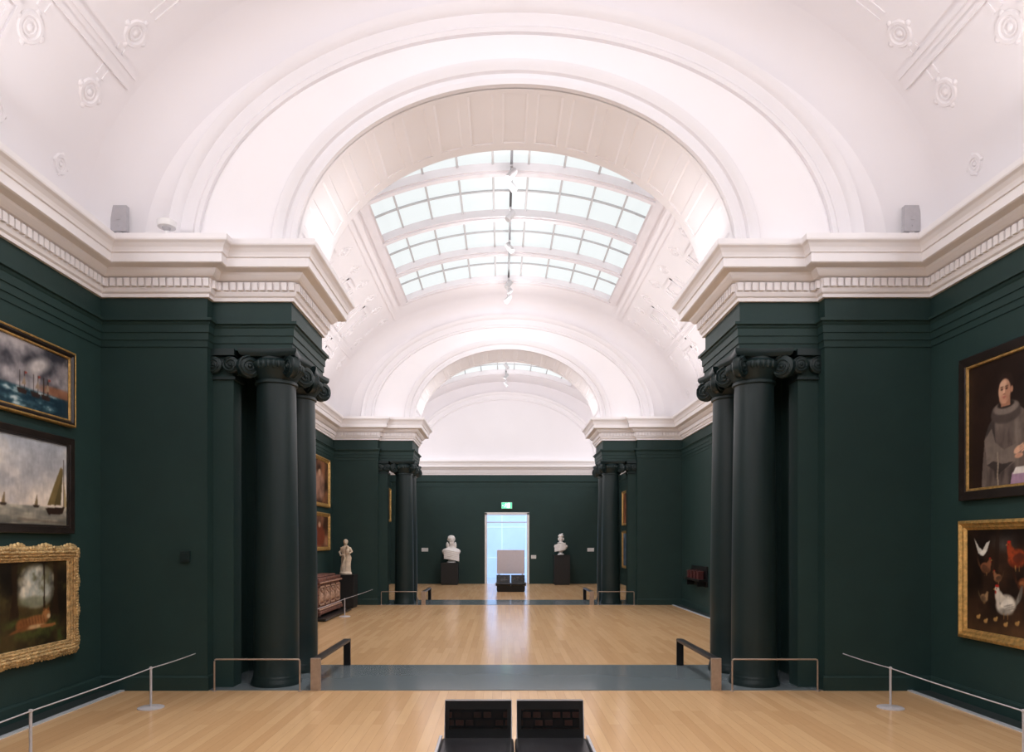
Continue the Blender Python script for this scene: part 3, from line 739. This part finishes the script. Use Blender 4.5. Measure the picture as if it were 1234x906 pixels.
r=thing('figure_sculpture','pale terracotta standing figure holding a child','statue',(-3.86,16.9,.82)); mb=MB()
mb.lathe([(.15,0),(.15,.04),(.13,.06)],0,0,24)
R=[]
for z,rx,ry,cx in ((.04,.13,.11,0),(.15,.12,.10,0),(.28,.11,.09,.01),(.40,.12,.095,.02),(.46,.105,.085,.015),(.52,.09,.07,.0),(.58,.105,.075,-.005),(.65,.12,.07,0),(.69,.08,.055,0),(.71,.035,.035,0),(.75,.032,.035,0)):
    R.append([(cx+rx*(1+.08*math.sin(6*j*.26))*math.cos(2*math.pi*j/24),ry*(1+.08*math.sin(9*j*.26))*math.sin(2*math.pi*j/24),z) for j in range(24)])
mb.rings(R); mb.ell((0,-.01,.79),(.052,.06,.07)); mb.ell((0,.01,.81),(.06,.062,.065)); mb.ell((0,-.068,.785),(.01,.014,.018))
mb.tube([(-.10,0,.66),(-.15,-.02,.55),(-.10,-.09,.47),(-.02,-.12,.49)],[.036,.03,.025,.022]); mb.tube([(.10,0,.66),(.16,-.03,.56),(.12,-.10,.52),(.03,-.12,.55)],[.036,.03,.025,.022])
mb.ell((.07,-.12,.58),(.05,.045,.075)); mb.ell((.07,-.13,.68),(.036,.038,.042)); mb.tube([(.05,-.14,.53),(.0,-.17,.48),(.0,-.16,.41)],[.026,.022,.017]); mb.tube([(-.08,-.06,.05),(-.06,-.08,.25),(.0,-.09,.42)],[.02,.024,.02])
remeshed(mb,'figure',M_terra,.008,r)

# carved chest on a low platform
mb=MB(); mb.box(-4.33,-3.55,13.8,16.15,.0125,.06)
o=mb.obj('display_platform',M_black,bevel=.006); o['label']='low dark platform under the carved chest'; o['category']='platform'
r=thing('carved_chest','carved dark walnut chest with relief panels on a low platform','chest',(-4.0,15.0,.06))
mb=MB(); mb.box(-.30,.28,-1.0,1.0,.05,.12); mb.box(-.27,.25,-.96,.96,.12,.18); mb.box(-.24,.22,-.92,.92,.18,.68); mb.obj('body',M_chest,parent=r,bevel=.012)
mb=MB(); mb.box(-.28,.27,-.98,.98,.68,.73); mb.box(-.26,.24,-.95,.95,.73,.80); mb.box(-.18,.16,-.8,.8,.80,.84); mb.obj('lid',M_chest,parent=r,bevel=.015)
mb=MB()
for i in range(4):
    yc=-.69+.46*i
    for (a,b,c,d) in ((-.2,.2,.23,.26),(-.2,.2,.60,.63),(-.2,-.17,.23,.63),(.17,.2,.23,.63)): mb.box(.22,.245,yc+a,yc+b,c,d)
    mb.ell((.225,yc,.40),(.03,.06,.11),10,8); mb.ell((.235,yc,.54),(.03,.04,.045),10,8)
    for q in (-.11,.11): mb.ell((.225,yc+q,.38),(.025,.035,.09),10,8); mb.ell((.23,yc+q,.50),(.022,.028,.03),8,6)
for i in range(26): mb.ell((.25,-.93+.0745*i,.15),(.02,.026,.022),8,6); mb.ell((.262,-.93+.0745*i,.705),(.018,.026,.018),8,6)
for xx in (-.16,0,.14): mb.ell((xx,-.925,.42),(.05,.03,.14),10,8)
M_relief=mat('worn_gilt_relief',(.42,.26,.18),.5,nscale=20,namt=.4,bump=.6,bscale=50)
mb.obj('relief_carving',M_relief,parent=r,smooth=True)
for yy in (-.85,.85):
    for xx in (-.2,.2):
        mb=MB(); mb.ell((xx,yy,.03),(.06,.08,.03),12,8); mb.obj('foot',M_chest,parent=r,smooth=True)

r=thing('wall_shelf','dark wall shelf holding small red lacquer boxes','shelf',(C+HW,16.0,.72))
mb=MB(); mb.box(-.22,0,-.62,.62,0,.05); mb.box(-.04,0,-.62,.62,.05,.34); mb.box(-.03,0,-.62,.62,-.12,0); mb.obj('shelf_body',M_black,parent=r,bevel=.006)
for q in (-.42,.42):
    mb=MB(); mb.box(-.2,0,q-.02,q+.02,-.12,0); mb.obj('bracket',M_black,parent=r)
for i in range(4):
    mb=MB(); y=15.58+.27*i; x=C+HW-.13
    mb.box(x-.06,x+.06,y-.07,y+.07,.77,.92); mb.box(x-.066,x+.066,y-.076,y+.076,.92,.95); mb.ell((x,y,.96),(.018,.018,.018),10,6)
    o=mb.obj('lacquer_box',M_red,bevel=.004); o['label']='small dark red lacquer box on the wall shelf'; o['category']='box'; o['group']='red lacquer boxes'

# ---------------------------------------------------------------- door, sign, room beyond
mb=MB()
mb.box(DX0-.06,DX0+.03,DF-.04,DF+.2,0,DZ+.06); mb.box(DX1-.03,DX1+.06,DF-.04,DF+.2,0,DZ+.06); mb.box(DX0-.06,DX1+.06,DF-.04,DF+.2,DZ-.03,DZ+.07)
mb.box(DX0+.03,DX1-.03,DF+.12,DF+.16,DZ-.33,DZ-.29)
S(mb.obj('door_1',M_wplas,bevel=.006))
mb=MB(); mb.box(-2.2,2.6,DF+.2,DF+4.6,-.2,0); mb.box(DX0,DX1,DF,DF+.2,-.2,0); S(mb.obj('floor',M_strip))
mb=MB(); mb.box(-2.2,2.6,DF+4.6,DF+4.7,0,3.4)
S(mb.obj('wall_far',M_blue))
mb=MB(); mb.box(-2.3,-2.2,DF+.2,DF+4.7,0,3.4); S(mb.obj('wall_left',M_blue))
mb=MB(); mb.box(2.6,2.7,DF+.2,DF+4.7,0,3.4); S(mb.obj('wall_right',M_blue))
mb=MB(); mb.box(-2.3,2.7,DF+.2,DF+4.7,3.4,3.5); S(mb.obj('ceiling',M_white))
mb=MB()
for z in (.9,2.3): mb.box(-2.2,2.6,DF+4.57,DF+4.6,z,z+.03)
for x in (-.9,.0,1.1): mb.box(x,x+.035,DF+4.57,DF+4.6,0,3.4)
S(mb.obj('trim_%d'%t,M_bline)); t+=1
r=thing('exit_sign','small lit green exit sign with a running figure above the doorway','exit sign',(.20,DF,2.93))
mb=MB(); mb.box(-.21,.21,-.08,0,0,.25); mb.obj('housing',M_wplas,parent=r,bevel=.008)
mb=MB(); mb.box(-.20,.20,-.084,-.079,.01,.24); mb.obj('green_panel',M_green,parent=r)
mb=MB(); y=-.088
def flat(pts): 
    pts=[(p[0]*.88,p[1]*.93) for p in pts]
    mb.add([(p[0],y,p[1]) for p in pts]+[(p[0],y+.003,p[1]) for p in pts],[tuple(range(len(pts))),tuple(range(2*len(pts)-1,len(pts)-1,-1))])
flat([(.03,.03),(.14,.03),(.14,.24),(.03,.24)])
mb.ell((-.03,y,.205),(.018,.004,.018),12,6)
for P in ([(-.05,.19),(-.01,.19),(-.03,.11),(-.07,.11)],[(-.05,.13),(-.03,.11),(0,.08),(-.01,.035),(-.03,.04),(-.025,.08)],[(-.07,.12),(-.05,.11),(-.09,.06),(-.14,.06),(-.14,.075),(-.1,.08)],[(-.01,.19),(.03,.15),(.02,.14),(-.02,.165)],[(-.05,.19),(-.1,.18),(-.11,.14),(-.095,.14),(-.085,.165),(-.05,.17)],[(-.205,.13),(-.17,.165),(-.17,.14),(-.145,.14),(-.145,.12),(-.17,.12),(-.17,.095)]): flat(P)
mb.obj('running_figure_symbol',M_signw,parent=r)
def card(x,z,w=.26,h=.14):
    mb=MB(); mb.box(x-w/2,x+w/2,DF-.012,DF+.002,z-h/2,z+h/2)
    o=mb.obj('wall_label',M_label,bevel=.002); o['label']='small white printed card on the dark green wall'; o['category']='label'; o['group']='wall labels'
card(-3.0,1.33); card(3.48,1.33); card(1.25,1.05,.2,.14)
mb=MB(); mb.box(-3.47,-3.37,D1-.03,D1+.003,1.39,1.51); mb.box(-3.455,-3.385,D1-.036,D1-.03,1.41,1.49); o=mb.obj('thermostat',M_col,bevel=.004); o['label']='small dark control box fixed to the green wall'; o['category']='control box'
for k,x in enumerate((-4.13,4.43)):
    mb=MB(); mb.box(x-.085,x+.085,D1-.04,D1+.02,4.96,5.24); mb.box(x-.03,x+.03,D1-.03,D1+.02,4.81,4.97)
    mb.box(x-.02,x+.02,D1-.046,D1-.04,5.08,5.12); mb.ell((x,D1-.04,5.02),(.008,.006,.008),8,6)
    o=mb.obj('wall_speaker',M_grey,bevel=.005); o['label']='grey rectangular loudspeaker standing on the white cornice'; o['category']='speaker'; o['group']='loudspeakers'
r=thing('security_camera','white dome security camera on the cornice ledge','camera',(-3.52,D1-.22,4.815))
mb=MB(); mb.lathe([(.05,0),(.05,.02),(.025,.03),(.025,.09),(.09,.10),(.095,.12),(.095,.16),(.06,.18)],0,0,24); mb.obj('housing',M_wplas,parent=r,smooth=True)
mb=MB(); mb.ell((0,-.01,.10),(.045,.045,.045),16,10); mb.obj('lens_dome',M_grey,parent=r,smooth=True)

# ---------------------------------------------------------------- track lighting
def track(y0,y1,z,heads,nm):
    r=thing('track_light',nm,'track light',(C,y0,z))
    mb=MB(); mb.box(-.02,.02,0,y1-y0,-.018,.018); rl=mb.obj('rail',M_rail,parent=r)
    n=3
    for i in range(n+1):
        mb=MB(); yy=(y1-y0)*i/n; mb.tube([(0,yy,.01),(0,yy,ZC+VB-z+.03)],.006,6)
        mb.obj('suspension_rod',M_rail,parent=r)
    for i,yh in enumerate(heads):
        a=(1 if i%2 else -1)*.6
        mb=MB(); yy=yh-y0; mb.box(-.022,.022,yy-.05,yy+.05,-.045,-.012); mb.tube([(0,yy,-.03),(0,yy,-.12)],.010,8)
        d=Vector((math.sin(a),-.25,-math.cos(a))).normalized(); c=Vector((0,yy,-.155))
        mb.tube([c-d*.10,c-d*.095,c+d*.09,c+d*.10],[.036,.052,.058,.052],16)
        mb.obj('spotlight_head',M_head,parent=r,smooth=True)
track(10.2,16.3,7.50,[10.65,11.0,12.0,13.3,15.2,15.45,16.1],'slim lighting track with white spotlights under the skylight')
track(20.5,25.2,7.50,[20.9,22.2,23.6,24.8],'slim lighting track with white spotlights under the further skylight')
track(0.2,6.0,7.50,[1,2.5,4,5.5],'slim lighting track with white spotlights under the near skylight')

# ---------------------------------------------------------------- lights
def area(name,loc,rot,sx,sy,e,c=(1,1,1)):
    l=bpy.data.lights.new(name,'AREA'); l.shape='RECTANGLE'; l.size=sx; l.size_y=sy; l.energy=e; l.color=c
    o=bpy.data.objects.new(name,l); o.location=loc; o.rotation_euler=rot; col.objects.link(o); return o
WARM=(1,.967,.99)
for (a,b,e) in ((-1.6,6.0,114),(10.2,16.3,96),(20.0,25.6,92)):
    for sg in (-1,1):
        area('cornice_fill',(C+sg*(HW-.30),(a+b)/2,4.88),(0,math.pi+sg*-1.22,0),.12,b-a,e,WARM)  # unseen upward strips added above the cornice to brighten the vaults
for d in (D1,D1+STEP):
    for sg in (-1,1):
        area('soffit_fill',(C+sg*2.22,d+.75,4.86),(0,math.pi+sg*-.95,0),.06,.9,7.5,WARM)  # added strips, hidden by the ledge, that lift the arch soffits
def fill_point(y,z,e):
    l=bpy.data.lights.new('vault_fill','POINT'); l.energy=e; l.shadow_soft_size=.12; l.color=WARM  # added fill point without a fixture, evens out the vault light
    o=bpy.data.objects.new('vault_fill',l); o.location=(C,y,z); col.objects.link(o)
for y in (-1.0,1.8,4.4): fill_point(y,6.9,66)
for y in (10.6,13.2,15.8): fill_point(y,6.9,44)
for y in (20.8,23.9): fill_point(y,6.9,50)
def spot(loc,tgt,e,ang=35,c=(1,.95,.88)):
    l=bpy.data.lights.new('spot','SPOT'); l.energy=e; l.spot_size=math.radians(ang); l.spot_blend=.7; l.shadow_soft_size=.05; l.color=c
    o=bpy.data.objects.new('spot_beam',l); o.location=loc; o.rotation_euler=(Vector(tgt)-Vector(loc)).to_track_quat('-Z','Y').to_euler(); col.objects.link(o)
for sg in (-1,1):
    for z in (3.1,1.3): spot((C,4.6,7.3),(C+sg*HW,6.2,z),150,26)
spot((C,23.6,7.3),(-1.93,PY,1.4),100,18); spot((C,23.6,7.3),(2.27,PY,1.5),100,18)
spot((C,22.0,7.3),(.31,23.3,.95),60,14)
spot((C,15.2,7.3),(-4.1,16.3,1.6),190,35)
for y,e in ((1.5,410),(4.2,410),(11.2,370),(14.6,370),(22.4,340)): spot((C,y,7.25),(C,y,0),e,95,(1,.98,.96))
area('hall_light',(.2,DF+2.4,3.35),(0,0,0),3.5,3.5,66,(.82,.90,1))
w=bpy.data.worlds.new('w'); scene.world=w; w.use_nodes=True
w.node_tree.nodes['Background'].inputs[0].default_value=(.8,.85,.9,1); w.node_tree.nodes['Background'].inputs[1].default_value=.3

# ---------------------------------------------------------------- camera
cd=bpy.data.cameras.new('camera'); cam=bpy.data.objects.new('camera',cd); col.objects.link(cam)
cam.location=(0,0,1.6); cam.rotation_euler=(math.pi/2,0,0)
cd.sensor_fit='HORIZONTAL'; cd.sensor_width=36; cd.lens=36*823/1234; cd.shift_x=12.5/1234; cd.shift_y=201/1234; cd.clip_start=.05
scene.camera=cam
